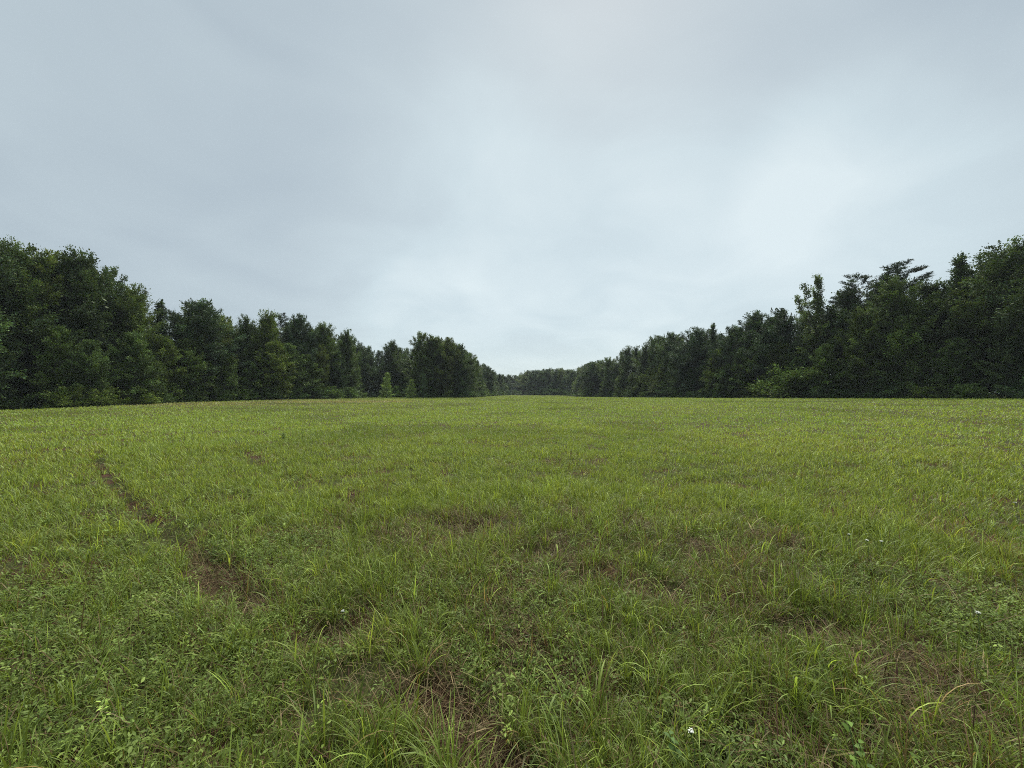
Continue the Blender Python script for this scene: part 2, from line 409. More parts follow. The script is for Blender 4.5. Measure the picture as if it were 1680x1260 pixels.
# shorter single blades between them
def lawn(n, r0, r1, power, nseg, Ls, w0, wr):
    x, y = scatter(n, r0, r1, power)
    k = rng.random(len(x)) < (1 - .65 * worn(x, y)) * (1 - .9 * rut(x, y)) * (1 - .5 * weedy(x, y)) * (.18 + .82 * sstep(fbm(x, y, .42, 77), .22, .52)) * (.5 + .5 * sstep(vnoise(x, y, .13, 78), .15, .5))
    x, y = x[k], y[k]; n = len(x); r = np.hypot(x, y)
    L = Ls * (.45 + .6 * fbm(x, y, 1.6, 52) + .5 * fbm(x, y, 6, 53)) * rng.lognormal(0, .30, n)
    th0 = np.abs(rng.normal(.35, .25, n)); th1 = th0 + np.abs(rng.normal(.9, .55, n))
    w = w0 * np.maximum(1, r / wr) * rng.lognormal(0, .3, n)
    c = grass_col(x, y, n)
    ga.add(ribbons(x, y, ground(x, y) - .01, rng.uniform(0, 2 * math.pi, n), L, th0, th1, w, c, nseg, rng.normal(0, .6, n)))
lawn(150000, .9, 6.2, 0.5, 4, .105, .0035, 99)
lawn(860000, 5.6, 300.0, 2, 2, .13, .0058, 6.0)
lawn(120000, 5.0, 16.0, 1, 3, .125, .0046, 7.0)
def margin(edge, n):
    xy = np.array(poly_xy(edge)); seg = np.hypot(*np.diff(xy, axis=0).T); cum = np.r_[0, np.cumsum(seg)]
    d = rng.random(n) ** 1.0 * cum[-1]; k = np.clip(np.searchsorted(cum, d) - 1, 0, len(seg) - 1); t_ = (d - cum[k]) / seg[k]
    p_ = xy[k] + (xy[k + 1] - xy[k]) * t_[:, None] + rng.normal(0, .55, (n, 2)); x, y = p_[:, 0], p_[:, 1]
    k = vnoise(x, y, 2.2, 14) > .42; x, y = x[k], y[k]; m_ = len(x)
    L = .5 * rng.lognormal(0, .35, m_); th = np.abs(rng.normal(.25, .2, m_))
    c = np.array([.10, .14, .032]) * rng.lognormal(0, .3, (m_, 1))
    ga.add(ribbons(x, y, ground(x, y), rng.uniform(0, 6.28, m_), L, th, th + np.abs(rng.normal(.7, .4, m_)), .05 * rng.lognormal(0, .3, m_), c, 3))
margin(EDGE_L, 16000); margin(EDGE_R, 16000)
grass = obj('grass', ga.mesh('grass'), M_GRASS); grass['kind'] = 'stuff'
tag(grass, 'long green meadow grass covering the whole field', 'grass')

# low broad-leaved weeds
wa = Acc()
def leaf_quads(cx, cy_, cz, az, tilt, l, w, col, roll):
    n = len(cx)
    d = np.stack([np.cos(az) * np.cos(tilt), np.sin(az) * np.cos(tilt), np.sin(tilt)], -1)
    s = np.stack([-np.sin(az), np.cos(az), np.zeros(n)], -1) * np.cos(roll)[:, None] + np.array([0, 0, 1.]) * np.sin(roll)[:, None]
    up = np.cross(d, s); b = np.stack([cx, cy_, cz], -1)
    l_, w_ = l[:, None], w[:, None]
    V = np.stack([b, b + d * l_ * .35 + s * w_ * .5 + up * w_ * .18, b + d * l_ * .72 + s * w_ * .36 + up * w_ * .12, b + d * l_ - up * l_ * .12,
                  b + d * l_ * .72 - s * w_ * .36 + up * w_ * .12, b + d * l_ * .35 - s * w_ * .5 + up * w_ * .18, b + d * l_ * .5], 1)
    base = (np.arange(n) * 7)[:, None]
    Fc = np.concatenate([base + np.array([[0, 6, 1, 1]]), base + np.array([[6, 2, 1, 1]])], 0)
    q = np.concatenate([base + np.array([[0, 1, 2, 6]]), base + np.array([[6, 2, 3, 4]]), base + np.array([[0, 6, 4, 5]])], 0)
    return V.reshape(-1, 3), q, np.repeat(col, 7, 0)
def weeds(n, r0, r1, power, leaves, size, hmax):
    x, y = scatter(n, r0, r1, power)
    k = rng.random(len(x)) < np.clip(weedy(x, y) + .06, 0, 1) * (1 - .8 * rut(x, y)); x, y = x[k], y[k]
    nl = rng.poisson(leaves, len(x)) + 3; ids = np.repeat(np.arange(len(x)), nl); m_ = len(ids)
    h = (hmax * rng.lognormal(0, .35, len(x)))[ids]; u = rng.random(m_) ** .7
    az = rng.uniform(0, 2 * math.pi, m_); off = rng.random(m_) * .035 * (1.3 - u)
    X = x[ids] + np.cos(az) * off + rng.normal(0, .012, m_); Y = y[ids] + np.sin(az) * off + rng.normal(0, .012, m_)
    kind = rng.random(len(x))[ids]
    l = size * np.clip(rng.lognormal(0, .3, m_), .4, 1.6) * (1.25 - .5 * u); w = l * np.where(kind < .7, .30, .42)
    c = np.array([.100, .148, .034]) * (1 - kind[:, None]) + np.array([.130, .172, .036]) * kind[:, None]
    c = c * .90 * rng.lognormal(0, .26, (len(x), 1))[ids] * rng.lognormal(0, .15, (m_, 1))
    wa.add(leaf_quads(X, Y, ground(X, Y) + h * u, az, rng.normal(.25, .45, m_), l, w, c, rng.normal(0, .4, m_)))
weeds(15000, .9, 4.8, 0.5, 12, .025, .075)
weeds(9000, 4.4, 12, 1, 9, .034, .085)
wd_ = obj('weeds', wa.mesh('weeds'), M_WEED); wd_['kind'] = 'stuff'
tag(wd_, 'low dark green broad-leaved weeds growing between the grass', 'weeds')

# dead straw lying in the ruts and worn patches
sa_ = Acc()
def straw(n, r0, r1, power, wmul):
    x, y = scatter(n, r0, r1, power)
    k = rng.random(len(x)) < np.clip(.15 + .8 * worn(x, y) + .75 * rut(x, y), 0, 1); x, y = x[k], y[k]; n = len(x)
    L = .12 * rng.lognormal(0, .4, n)
    th0 = np.clip(rng.normal(1.05, .35, n), .2, 1.5)
    pal = np.array([[.075, .046, .022], [.14, .105, .052], [.045, .022, .012], [.085, .075, .028]])
    c = pal[rng.integers(0, 4, n)] * rng.lognormal(0, .25, (n, 1))
    sa_.add(ribbons(x, y, ground(x, y) + rng.uniform(0, .035, n), rng.uniform(0, 2 * math.pi, n), L, th0, th0 + rng.normal(.45, .3, n),
                    .0034 * wmul * rng.lognormal(0, .35, n), c, 3, rng.normal(0, .8, n)))
straw(130000, .9, 5.0, .6, 1.0)
straw(40000, 4.5, 20, 1.4, 1.8)
st = obj('dead_grass', sa_.mesh('dead_grass'), M_STRAW); st['kind'] = 'stuff'
tag(st, 'brown dead grass lying in the wheel ruts and worn patches', 'dead grass')

# ------------------------------------------------------------------ trees
def prof_fn(tab):
    a = np.array(tab); return lambda t: np.interp(t, a[:, 0], a[:, 1])
def make_tree(seed, H, R, cb, tab, nprim, up0, up1, droop, leaf, dens, flat=.45, aspect=.62, leaders=1, needle=False, base=(.090, .132, .036), trunk_r=None, inner=.30, twig=1.0, multi=False, fill=60):
    r = np.random.default_rng(seed); pf = prof_fn(tab)
    paths = []; LC, LD, LB = [], [], []
    trunk_r = trunk_r or H * .011
    kz = np.linspace(0, 1, 9)
    bend = np.c_[np.cumsum(r.normal(0, .018, 9)) * H * .5, np.cumsum(r.normal(0, .018, 9)) * H * .5, kz * H * .94]; bend[0, :2] = 0
    tr = lambda z: np.array([np.interp(z, bend[:, 2], bend[:, 0]), np.interp(z, bend[:, 2], bend[:, 1]), z])
    if not multi: paths.append((bend, trunk_r * (1.0 - .93 * kz) * np.r_[1.35, np.ones(8)]))
    axes = [(tr, 1.0, 1.0)]
    for q in range(1, leaders):                         # a second, forked leader
        a0 = r.uniform(0, 6.28); hf = r.uniform(.48, .6); a0 = 3.1 if q == 1 else 3.3
        lead_end = np.array([math.cos(a0) * R * (.1 + .62 * q), math.sin(a0) * R * (.1 + .62 * q), H * (1.02 - .11 * q)])
        b0 = tr(H * hf); pts = np.stack([b0 + (lead_end - b0) * s + np.array([math.cos(a0), math.sin(a0), 0]) * R * .18 * math.sin(s * 3.14) for s in np.linspace(0, 1, 6)])
        paths.append((pts, trunk_r * .42 * np.linspace(1, .15, 6)))
        axes.append((lambda z, P=pts: np.array([np.interp(z, P[:, 2], P[:, i]) for i in range(3)]), None, pts))
    def spray(p0, d, L, shade):                         # leaves around one twig
        n = max(3, int(dens * 1.55 * L * r.uniform(.7, 1.3)))
        u = r.random(n) ** .75
        c = p0 + d * (u * L)[:, None]
        sg = .13 + .10 * L
        off = r.normal(0, 1, (n, 3)) * np.array([sg, sg, sg * flat]); c = c + off
        LC.append(c); LD.append(d + off * 1.2 + r.normal(0, .35, (n, 3))); LB.append(np.full(n, shade) * r.lognormal(0, .16, n))
    def primary(b0, az, L, el, t, rr):
        k = 6; s = np.linspace(0, 1, k)
        hd = np.array([math.cos(az), math.sin(az), 0])
        curve = droop * L
        P = b0 + hd * (s * L * math.cos(el))[:, None] + np.array([0, 0, 1.]) * (s * L * math.sin(el) + curve * s * s)[:, None]
        P[1:-1] += r.normal(0, .05 * L, (k - 2, 3)) * np.array([1, 1, .5])
        paths.append((P, np.linspace(rr, .012, k)))
        clump = r.lognormal(-.04, .30)
        ns = max(3, int((3 + L * 2.4) * twig))
        for q in range(ns):
            sf = inner + (1 - inner) * (q + r.random()) / ns
            p0 = np.array([np.interp(sf, s, P[:, i]) for i in range(3)])
            side = (1 if q % 2 else -1) * r.uniform(.5, 1.25); a2 = az + side
            L2 = (.26 + .30 * (1.05 - sf) * L) * r.uniform(.65, 1.3)
            e2 = el * .6 + r.normal(.12, .42)
            d = np.array([math.cos(a2) * math.cos(e2), math.sin(a2) * math.cos(e2), math.sin(e2)])
            spray(p0, d, L2, clump * r.lognormal(0, .12))
        tip = P[-1] - P[-2]; tip /= np.linalg.norm(tip) + 1e-9
        spray(P[-2], tip, np.linalg.norm(P[-1] - P[-2]) + .3, clump)
    ga_ = 2.39996; a0 = r.uniform(0, 6.28)
    for q in range(nprim):
        t = ((q + r.random()) / nprim) ** .92
        z = H * (cb + (1 - cb) * t * .985); az = a0 + q * ga_ + r.normal(0, .35)
        hr = R * float(pf(t)) * r.uniform(.68 - .25 * t, 1.18 + (.25 if not needle else 0) * t)
        el = R_(up0 + (up1 - up0) * t + r.normal(0, 8))
        rise = hr * math.tan(el); zb = max(H * cb * .5, z - rise)     # the tip lies on the crown's outline
        if rise > 0 and zb > z - rise: el = math.atan2(z - zb, hr)
        zb = min(zb, H * .93); L = hr / max(.3, math.cos(el))
        if multi: b0 = np.array([r.normal(0, .25), r.normal(0, .25), 0.]) * R * .5 + np.array([0, 0, zb * .8])
        else: b0 = tr(zb)
        primary(b0, az, L, el, t, trunk_r * (1 - t * .8) * .34)
    for ax in axes[1:]:
        P = ax[2]
        for q in range(int(nprim * .24)):
            t = (q + r.random()) / (nprim * .24); z = P[0, 2] + (P[-1, 2] - P[0, 2]) * (.15 + .85 * t)
            primary(ax[0](z), r.uniform(0, 6.28), R * .5 * (1.1 - .75 * t), R_(35 + 25 * t), t, trunk_r * .15)
        spray(P[-2], np.array([0, 0, 1.]), .9, 1.0)
    if not needle and not multi:                        # upright shoots that break the outline
        for q in range(22):
            t = r.uniform(.5, .98); a2 = r.uniform(0, 6.28); z = H * (cb + (1 - cb) * t); rr = R * float(pf(t)) * r.uniform(.2, .8)
            b0 = tr(z) + np.array([math.cos(a2) * rr, math.sin(a2) * rr, 0]); L = min(r.uniform(.5, 1.5), max(.4, H * .99 - z))
            u = np.linspace(0, 1, int(dens * 1.6 * L)); e_ = b0 + np.array([math.cos(a2) * .15, math.sin(a2) * .15, 1.]) * (u * L)[:, None] + r.normal(0, .13, (len(u), 3)) * (1.15 - u)[:, None]
            LC.append(e_); LD.append(r.normal(0, .5, (len(u), 3)) + (0, 0, .5)); LB.append(np.full(len(u), 1.05) * r.lognormal(0, .15, len(u)))
    if not multi: spray(tr(H * .91), np.array([0, 0, 1.]), H * .075, 1.05)
    if fill:                                            # leaves on the inner twigs
        nf = int(fill * H * R); tt = r.random(nf) ** 1.1; rr = R * pf(tt) * .62 * np.sqrt(r.random(nf)); aa = r.uniform(0, 6.28, nf)
        zz_ = H * (cb + (1 - cb) * tt * .93); bx = np.interp(zz_, bend[:, 2], bend[:, 0]); by = np.interp(zz_, bend[:, 2], bend[:, 1])
        LC.append(np.stack([bx + rr * np.cos(aa), by + rr * np.sin(aa), zz_], -1)); LD.append(r.normal(0, 1, (nf, 3)) * (1, 1, .4)); LB.append(r.lognormal(0, .2, nf))
    n0 = sum(len(q) for q in LC) - (nf if fill else 0)
    c = np.concatenate(LC); d = np.concatenate(LD); sh = np.concatenate(LB); n = len(c)
    c[:, 2] = np.clip(c[:, 2], .05, H * 1.01)
    d /= np.linalg.norm(d, axis=1)[:, None] + 1e-9
    nr = np.array([0, 0, 1.]) + r.normal(0, .55, (n, 3)) if not needle else r.normal(0, 1, (n, 3))
    s = np.cross(d, nr); s /= np.linalg.norm(s, axis=1)[:, None] + 1e-9; up = np.cross(s, d)
    l = (leaf * np.minimum(r.lognormal(0, .25, n), 1.5) * np.where(np.arange(n) < n0, 1, 1.3))[:, None]; w = l * aspect
    V = np.stack([c - d * l * .5, c + s * w * .5 + up * w * .12 - d * l * .05, c + d * l * .5 - up * l * .10, c - s * w * .5 + up * w * .12 - d * l * .05], 1).reshape(-1, 3)
    Fc = np.arange(n * 4).reshape(-1, 4)
    hue = r.normal(0, .10, (n, 1))
    colr = np.array(base) * sh[:, None] * np.c_[1 + hue[:, 0], np.ones(n), 1 - hue[:, 0] * .5]
    crown = mesh_from('crown', V, Fc, np.repeat(np.clip(colr, .008, .4), 4, 0))
    crown.materials.append(M_CROWN)
    tv, tf = tubes(paths, 6)
    trunk = mesh_from('trunk', tv, tf, None, True); trunk.materials.append(M_BARK)
    return H, R, trunk, crown
OVAL = [(0, .75), (.15, .98), (.42, 1.02), (.68, .86), (.86, .62), (1, .22)]
CONE = [(0, .85), (.12, 1), (.5, .94), (.78, .72), (.92, .48), (1, .2)]
ROUND = [(0, .62), (.25, .95), (.55, 1.03), (.76, .86), (.9, .55), (1, .16)]
PINE = [(0, .45), (.35, .9), (.65, 1.0), (.85, .8), (1, .35)]
PROTO = {
    'sweetgum_tree': [make_tree(s, 18, 3.9, .05, OVAL, 92, -4, 64, .03, .21, 27, flat=.75) for s in (1, 2, 3)],
    'oak_tree': [make_tree(s, 17, 4.9, .07, ROUND, 96, 2, 60, -.01, .22, 26, flat=.85, base=(.080, .118, .038)) for s in (11, 12, 13)],
    'poplar_tree': [make_tree(s, 20, 3.0, .10, CONE, 90, 20, 74, .03, .20, 26, flat=.85, base=(.100, .145, .036)) for s in (21, 22)],
    'forked_poplar_tree': [make_tree(31, 20, 2.7, .12, [(0, .9), (.3, 1.0), (.5, .75), (.62, .3), (1, .13)], 66, 25, 66, .06, .23, 20, flat=.8, leaders=3, base=(.085, .125, .036), fill=16)],
    'pine_tree': [make_tree(s, 20, 3.0, .50, PINE, 46, 0, 36, .02, .26, 36, flat=.28, aspect=.26, needle=True, base=(.050, .074, .030), inner=.45, trunk_r=.2, fill=0) for s in (41, 42)],
    'spire_tree': [make_tree(51, 19, 2.6, .05, [(0, 1), (.4, .9), (.7, .42), (.85, .3), (1, .08)], 90, 0, 52, .05, .21, 26, flat=.8)],
    'young_pine_tree': [make_tree(s, 6, 1.55, .03, [(0, 1), (.5, .62), (.8, .3), (1, .06)], 46, 5, 48, .05, .17, 40, aspect=.3, needle=True, base=(.090, .140, .044), trunk_r=.07) for s in (61, 62)],
    'edge_tree': [make_tree(s, 10, 3.2, .03, [(0, .9), (.2, 1), (.5, .9), (.8, .55), (1, .2)], 84, -8, 58, -.01, .19, 32, flat=.75, base=(.084, .130, .036)) for s in (71, 72, 73)],
    'shrub': [make_tree(s, 2.6, 1.9, .02, [(0, 1), (.4, .95), (1, .5)], 34, 8, 70, -.08, .16, 34, flat=.7, base=(.084, .132, .034), multi=True, trunk_r=.05, inner=.2, fill=90) for s in (81, 82)],
}
PARTED = {}
def plant(kind, x, y, top, width, label, cat, group=None, tint=(1, 1, 1), var=None, pale=False):
    opts = PROTO[kind]; H, R, trunk, crown = opts[random.randrange(len(opts)) if var is None else var % len(opts)]
    z = gz(x, y) - .08
    root = bpy.data.objects.new(kind, None); COL.objects.link(root)
    root.empty_display_size = .5
    root.location = (x, y, z); root.rotation_euler = (0, 0, 0 if kind == 'forked_poplar_tree' else random.uniform(0, 6.28))
    h = max(.5, top - z); root.scale = (width, width, h / H)
    if kind not in PARTED:
        PARTED[kind] = {}
    for nm, me_ in (('trunk', trunk), ('crown', crown)):
        if kind == 'shrub' and nm == 'trunk': nm = 'stems'
        key = me_.name
        if key in PARTED[kind]: c = PARTED[kind][key].copy(); COL.objects.link(c)
        else: c = bpy.data.objects.new(nm, me_); COL.objects.link(c); PARTED[kind][key] = c
        c.parent = root
        if nm == 'crown': c.color = (*tint, 1)
    tag(root, label, cat, group)
    return root

SKY_L = [(-200, 350), (0, 395), (10, 384), (18, 395), (28, 389), (42, 410), (75, 404), (110, 407), (130, 410), (150, 414), (175, 430), (186, 455), (205, 460), (222, 461), (238, 478), (258, 485), (275, 488),
         (283, 507), (300, 495), (330, 486), (362, 494), (373, 526), (388, 530), (400, 512), (428, 501), (446, 508), (465, 509), (488, 511), (506, 527), (528, 522), (545, 537), (566, 534), (576, 541),
         (588, 566), (604, 562), (620, 570), (640, 554), (660, 566), (675, 569), (691, 540), (711, 545), (735, 547), (752, 556), (768, 580), (785, 588), (800, 595), (812, 606), (828, 612), (842, 614)]
SKY_R = [(850, 614), (868, 603), (895, 602), (910, 599), (930, 604), (945, 603), (955, 595), (975, 588), (995, 586), (1002, 580), (1025, 562), (1045, 561), (1060, 559), (1075, 545), (1100, 540), (1118, 548), (1140, 532), (1170, 525), (1182, 533),
         (1200, 528), (1230, 506), (1275, 500), (1300, 506), (1315, 510), (1335, 490), (1352, 500), (1380, 478), (1390, 456), (1410, 441), (1425, 438), (1440, 448), (1468, 423), (1492, 432), (1507, 458), (1520, 462), (1545, 446), (1570, 440),
         (1592, 432), (1612, 413), (1640, 420), (1660, 392), (1690, 388), (1900, 330)]
def skyline(px, side):
    a = np.array(SKY_L if side == 'L' else SKY_R); return float(np.interp(px, a[:, 0], a[:, 1]))
def edgeY(px, side):
    a = np.array(EDGE_L if side == 'L' else EDGE_R); return float(np.interp(px, a[:, 0], a[:, 1]))
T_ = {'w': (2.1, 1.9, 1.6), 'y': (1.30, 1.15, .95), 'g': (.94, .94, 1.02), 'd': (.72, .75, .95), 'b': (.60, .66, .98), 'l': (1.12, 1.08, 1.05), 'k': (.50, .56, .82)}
SWG, OAK, POP, FORK, PIN, SPI, EDG = 'sweetgum_tree', 'oak_tree', 'poplar_tree', 'forked_poplar_tree', 'pine_tree', 'spire_tree', 'edge_tree'
# (side, px, top row, metres behind the edge, kind, width, tint, short name, label)
HERO = [
 ('L', -70, 372, 4, OAK, 1.1, 'd', None, 'tall dark tree beyond the twin-tipped tree where the left wood meets the frame'),
 ('L', 14, 384, 3, SWG, .85, 'g', 'the twin-tipped tree', 'tall ragged tree with two thin tips, the tallest on the left edge of the field'),
 ('L', 72, 403, 5, SWG, .85, 'y', 'the broad lit tree', 'lighter green ragged tree just right of the twin-tipped tree in the left wood'),
 ('L', 140, 406, 6, SWG, .9, 'd', 'the lacy dark tree', 'dark tree with a lacy top that lets the sky through, in the left wood'),
 ('L', 108, 410, 8, SWG, .8, 'k', 'the narrow shadowed tree', 'narrow shadowed tree squeezed between the broad lit tree and the lacy one'),
 ('L', 174, 432, 7, SWG, .8, 'd', 'the shoulder tree', 'dark narrow tree on the falling shoulder right of the lacy tree'),
 ('L', 40, 408, 7, SWG, .8, 'd', None, 'dark narrow tree filling the notch right of the twin-tipped tree'),
 ('L', 208, 458, 4, SWG, .85, 'l', 'the square-topped tree', 'fresh green tree with a square shoulder below the lacy dark tree'),
 ('L', 258, 484, 5, SPI, .95, 'b', 'the ball-topped slim tree', 'slim dark tree with a small ball-shaped top beside the big dome-shaped oak'),
 ('L', 328, 485, 4, OAK, 1.12, 'b', 'the big domed oak', 'broad dark dome-shaped oak standing free of its neighbours in the left wood'),
 ('L', 398, 511, 4, POP, .9, 'd', 'the small spiky tree', 'small spiky tree filling the dip right of the dome-shaped oak'),
 ('L', 428, 500, 4, POP, 1.1, 'l', 'the light pointed tree', 'light green pointed tree, the highest between the domed oak and the bay'),
 ('L', 460, 508, 6, PIN, .9, 'd', 'the feathery dark tree', 'dark feathery-topped tree right behind the light pointed tree'),
 ('L', 490, 510, 6, OAK, .85, 'b', 'the airy round-topped tree', 'airy round-topped tree with sky showing through its branches, left of the bay'),
 ('L', 530, 522, 4, SWG, .95, 'g', 'the full green tree', 'full green tree left of the last narrow tree before the bay'),
 ('L', 568, 534, 4, POP, .95, 'd', 'the last narrow tree', 'narrow two-knobbed tree, last before the wood steps back into the bay'),
 ('L', 588, 560, 8, OAK, .9, 'd', 'the corner oak', 'rounded dark tree right behind the last narrow tree, at the mouth of the bay'),
 ('L', 622, 569, 7, OAK, .85, 'b', 'the low bay oak', 'low dark round tree in the dip between the two pointed ends of the bay'),
 ('L', 652, 563, 8, OAK, .8, 'd', None, 'round dark tree between the dark pointed and the pale airy bay trees'),
 ('L', 679, 566, 8, SWG, 1.1, 'd', None, 'dark tree tucked into the right corner of the bay'),
 ('L', 603, 562, 4, OAK, .85, 'd', 'the low round bay tree', 'low round-topped tree at the left corner of the bay in the wood'),
 ('L', 639, 553, 2, SWG, .9, 'd', 'the dark bay tree', 'dark pointed tree in the bay behind the slender young pine'),
 ('L', 666, 565, 4, OAK, .7, 'l', 'the pale bay tree', 'pale airy tree in the bay behind the bushy young pine'),
 ('L', 691, 539, 3, SWG, 1.0, 'l', 'the tall corner tree', 'tall ragged tree at the left shoulder of the clump that juts into the field'),
 ('L', 713, 545, 4, SWG, 1.15, 'g', 'the middle clump tree', 'upright many-stemmed tree in the middle of the jutting clump'),
 ('L', 736, 547, 4, OAK, .95, 'y', 'the yellowish clump tree', 'yellowish green tree in the right half of the jutting clump'),
 ('L', 755, 559, 3, OAK, .85, 'd', 'the sloping clump tree', 'dark tree at the right shoulder of the jutting clump'),
 ('L', 768, 573, 4, SWG, 1.0, 'g', 'the step-down tree', 'green tree stepping down from the right shoulder of the jutting clump'),
 ('L', 781, 585, 4, POP, 1.0, 'd', 'the dark pointed tree', 'dark pointed tree just past the jutting clump'),
 ('L', 800, 595, 4, OAK, .9, 'd', 'the shorter dark tree', 'shorter dark tree where the left wood falls towards the gap'),
 ('L', 820, 608, 4, SWG, .9, 'd', 'the last left tree', 'far dark tree, nearly the last of the left wood before the gap'),
 ('L', 829, 612, 40, OAK, 1.7, 'd', None, 'faint tree showing last of all beyond the left wood'),
 ('R', 846, 613, 45, OAK, 1.7, 'd', None, 'faint low tree right in the gap at the end of the field'),
 ('R', 860, 610, 32, SWG, 1.8, 'd', None, 'faint tree in the gap beside the far round one'),
 ('R', 888, 604, 4, SWG, 1.0, 'd', None, 'pointed far tree between the far round and far jagged ones'),
 ('R', 874, 602, 4, OAK, 1.0, 'd', 'the far round tree', 'far round-topped tree standing right of the gap at the end of the field'),
 ('R', 912, 599, 4, POP, 1.1, 'd', 'the far jagged tree', 'far jagged tree in the middle of the row closing the field'),
 ('R', 940, 603, 4, OAK, 1.0, 'd', None, 'far tree right of the jagged one where the closing row meets the right wood'),
 ('R', 970, 588, 4, OAK, .95, 'd', 'the first knobbly tree', 'round knobbly tree, first of the right wood where it nears the field end'),
 ('R', 998, 583, 4, SWG, .85, 'd', 'the round shoulder tree', 'tree with a round shoulder next to the knobbly first one of the right wood'),
 ('R', 1027, 561, 4, POP, 1.0, 'd', 'the comb-topped tree', 'tree with comb-like upright tips at the first rise of the right wood'),
 ('R', 1058, 558, 4, POP, .9, 'd', 'the fingered tree', 'tree with finger-like tips right of the comb-topped one'),
 ('R', 1078, 544, 4, POP, .85, 'd', 'the thin pointed tree', 'thin pointed tree beside the bushy twin-crowned one in the right wood'),
 ('R', 1101, 539, 4, OAK, .85, 'd', 'the bushy twin crown', 'dark bushy-topped tree with two crowns in the right wood'),
 ('R', 1140, 531, 4, OAK, 1.0, 'b', 'the even-topped oak', 'even-topped oak with a smooth crown on the slope of the right wood'),
 ('R', 1170, 524, 4, SPI, 1.0, 'd', 'the single-pointed tree', 'tree with one sharp point between two even-topped oaks of the right wood'),
 ('R', 1203, 528, 4, OAK, .9, 'b', 'the second smooth oak', 'smooth low oak left of the big dark blocky oak'),
 ('R', 1240, 503, 4, SWG, 1.05, 'b', 'the antlered tree', 'dark tree with antler-like tips on the left of the blocky oak'),
 ('R', 1280, 500, 4, OAK, 1.0, 'k', 'the blocky oak', 'big dark blocky oak just left of the forked airy poplar'),
 ('R', 1343, 444, 4, FORK, 1.0, 'l', 'the forked poplar', 'airy forked poplar with separate upright leaders rising against the sky'),
 ('R', 1383, 478, 6, PIN, .9, 'd', 'the leaning pine', 'lower pine on the left flank of the flat-topped pines'),
 ('R', 1415, 438, 6, PIN, 1.0, 'd', 'the flat-topped pine', 'flat-topped pine with bare limbs and layered plates, right of the forked poplar'),
 ('R', 1470, 422, 6, PIN, 1.2, 'k', 'the broad dark pine', 'broad dark pine with a domed top, the thickest pine of the right wood'),
 ('R', 1466, 447, 2, SWG, .9, 'g', 'the tree before the pines', 'green pointed tree standing in front of the broad dark pine'),
 ('R', 1530, 452, 5, SWG, 1.05, 'g', 'the wide green tree', 'wide green tree filling the dip right of the broad dark pine'),
 ('R', 1578, 408, 4, SPI, 1.0, 'd', 'the church-spire tree', 'tree with a thin spire-like top standing above the right wood'),
 ('R', 1617, 411, 6, OAK, .85, 'd', 'the open-topped tree', 'open-topped tree with loose tufts between the spire and the last tall tree'),
 ('R', 1668, 387, 4, SWG, 1.05, 'g', 'the tallest right tree', 'tallest tree of the right wood, dense and close to the frame'),
 ('R', 1745, 372, 4, OAK, 1.1, 'd', None, 'dark tree beyond the tallest one where the right wood leaves the frame'),
]
heroes = []
for k_, (px, top, Y) in enumerate(((836, 612, 318), (845, 613, 322), (853, 611, 310), (861, 608, 290), (867, 605, 262), (880, 604, 255), (886, 606, 262), (893, 603, 250), (903, 601, 250),
                                    (908, 603, 262), (919, 601, 248), (926, 604, 258), (933, 603, 245), (944, 603, 240), (950, 601, 236), (957, 598, 226), (962, 595, 215), (984, 588, 195))):
    kd = [SWG, OAK, SWG, POP, OAK][k_ % 5]; h = depth_row(top + 2, Y)
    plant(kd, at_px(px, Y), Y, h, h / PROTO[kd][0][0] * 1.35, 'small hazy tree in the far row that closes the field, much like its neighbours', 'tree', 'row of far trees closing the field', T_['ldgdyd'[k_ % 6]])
for px in range(826, 962, 6):
    Y = float(np.interp(px, [826, 845, 862, 872, 938, 962], [285, 300, 268, 237, 226, 196])) + random.uniform(-2, 2); hh = random.uniform(2.5, 4.5)
    plant('shrub', at_px(px, Y), Y, gz(at_px(px, Y), Y) + hh, hh / 2.6 * 1.5, 'small bush in the far row that closes the field, much like its neighbours', 'bush', 'bushes under the far trees', T_[random.choice('gdd')])
for side, px, top, back, kind, wd, tn, short, label in HERO:
    Y = edgeY(px, side) + back
    x = at_px(px, Y); h = depth_row(top + 5, Y)
    H, R = PROTO[kind][0][:2]
    s = wd * (h / H) * .98
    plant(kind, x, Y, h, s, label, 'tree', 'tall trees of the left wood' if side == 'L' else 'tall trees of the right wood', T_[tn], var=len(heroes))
    if short: heroes.append((side, px, Y, short))

def along(edge, step_near, step_far):
    P = np.array(edge, float); out = []
    xy = np.array(poly_xy(edge)); seg = np.hypot(*np.diff(xy, axis=0).T); cum = np.r_[0, np.cumsum(seg)]
    d = 2.0
    while d < cum[-1]:
        k = min(np.searchsorted(cum, d) - 1, len(seg) - 1); k = max(k, 0); t_ = (d - cum[k]) / seg[k]
        p_ = xy[k] + (xy[k + 1] - xy[k]) * t_
        tg = (xy[k + 1] - xy[k]) / seg[k]; out.append((p_[0], p_[1], tg))
        d += (step_near if p_[1] < 130 else step_far) * random.uniform(.8, 1.2)
    return out
USED = {}
WORDS = {
  'fill': ['second-row tree filling the gap behind {}', 'dark crown peeping over from behind {}', 'half-hidden tree in the row behind {}', 'shadowy tree deep behind {}'],
  'edge': ['shorter leafy tree with low boughs in front of {}', 'low-branched tree skirting the grass below {}', 'bushy half-height tree at the foot of {}', 'small spreading tree beside the trunk of {}'],
  'shrub': ['low leafy bush on the grass edge below {}', 'rounded bush in the shade under {}', 'dense knee-to-head-high bush before {}', 'small dark bush at the foot of {}'],
}
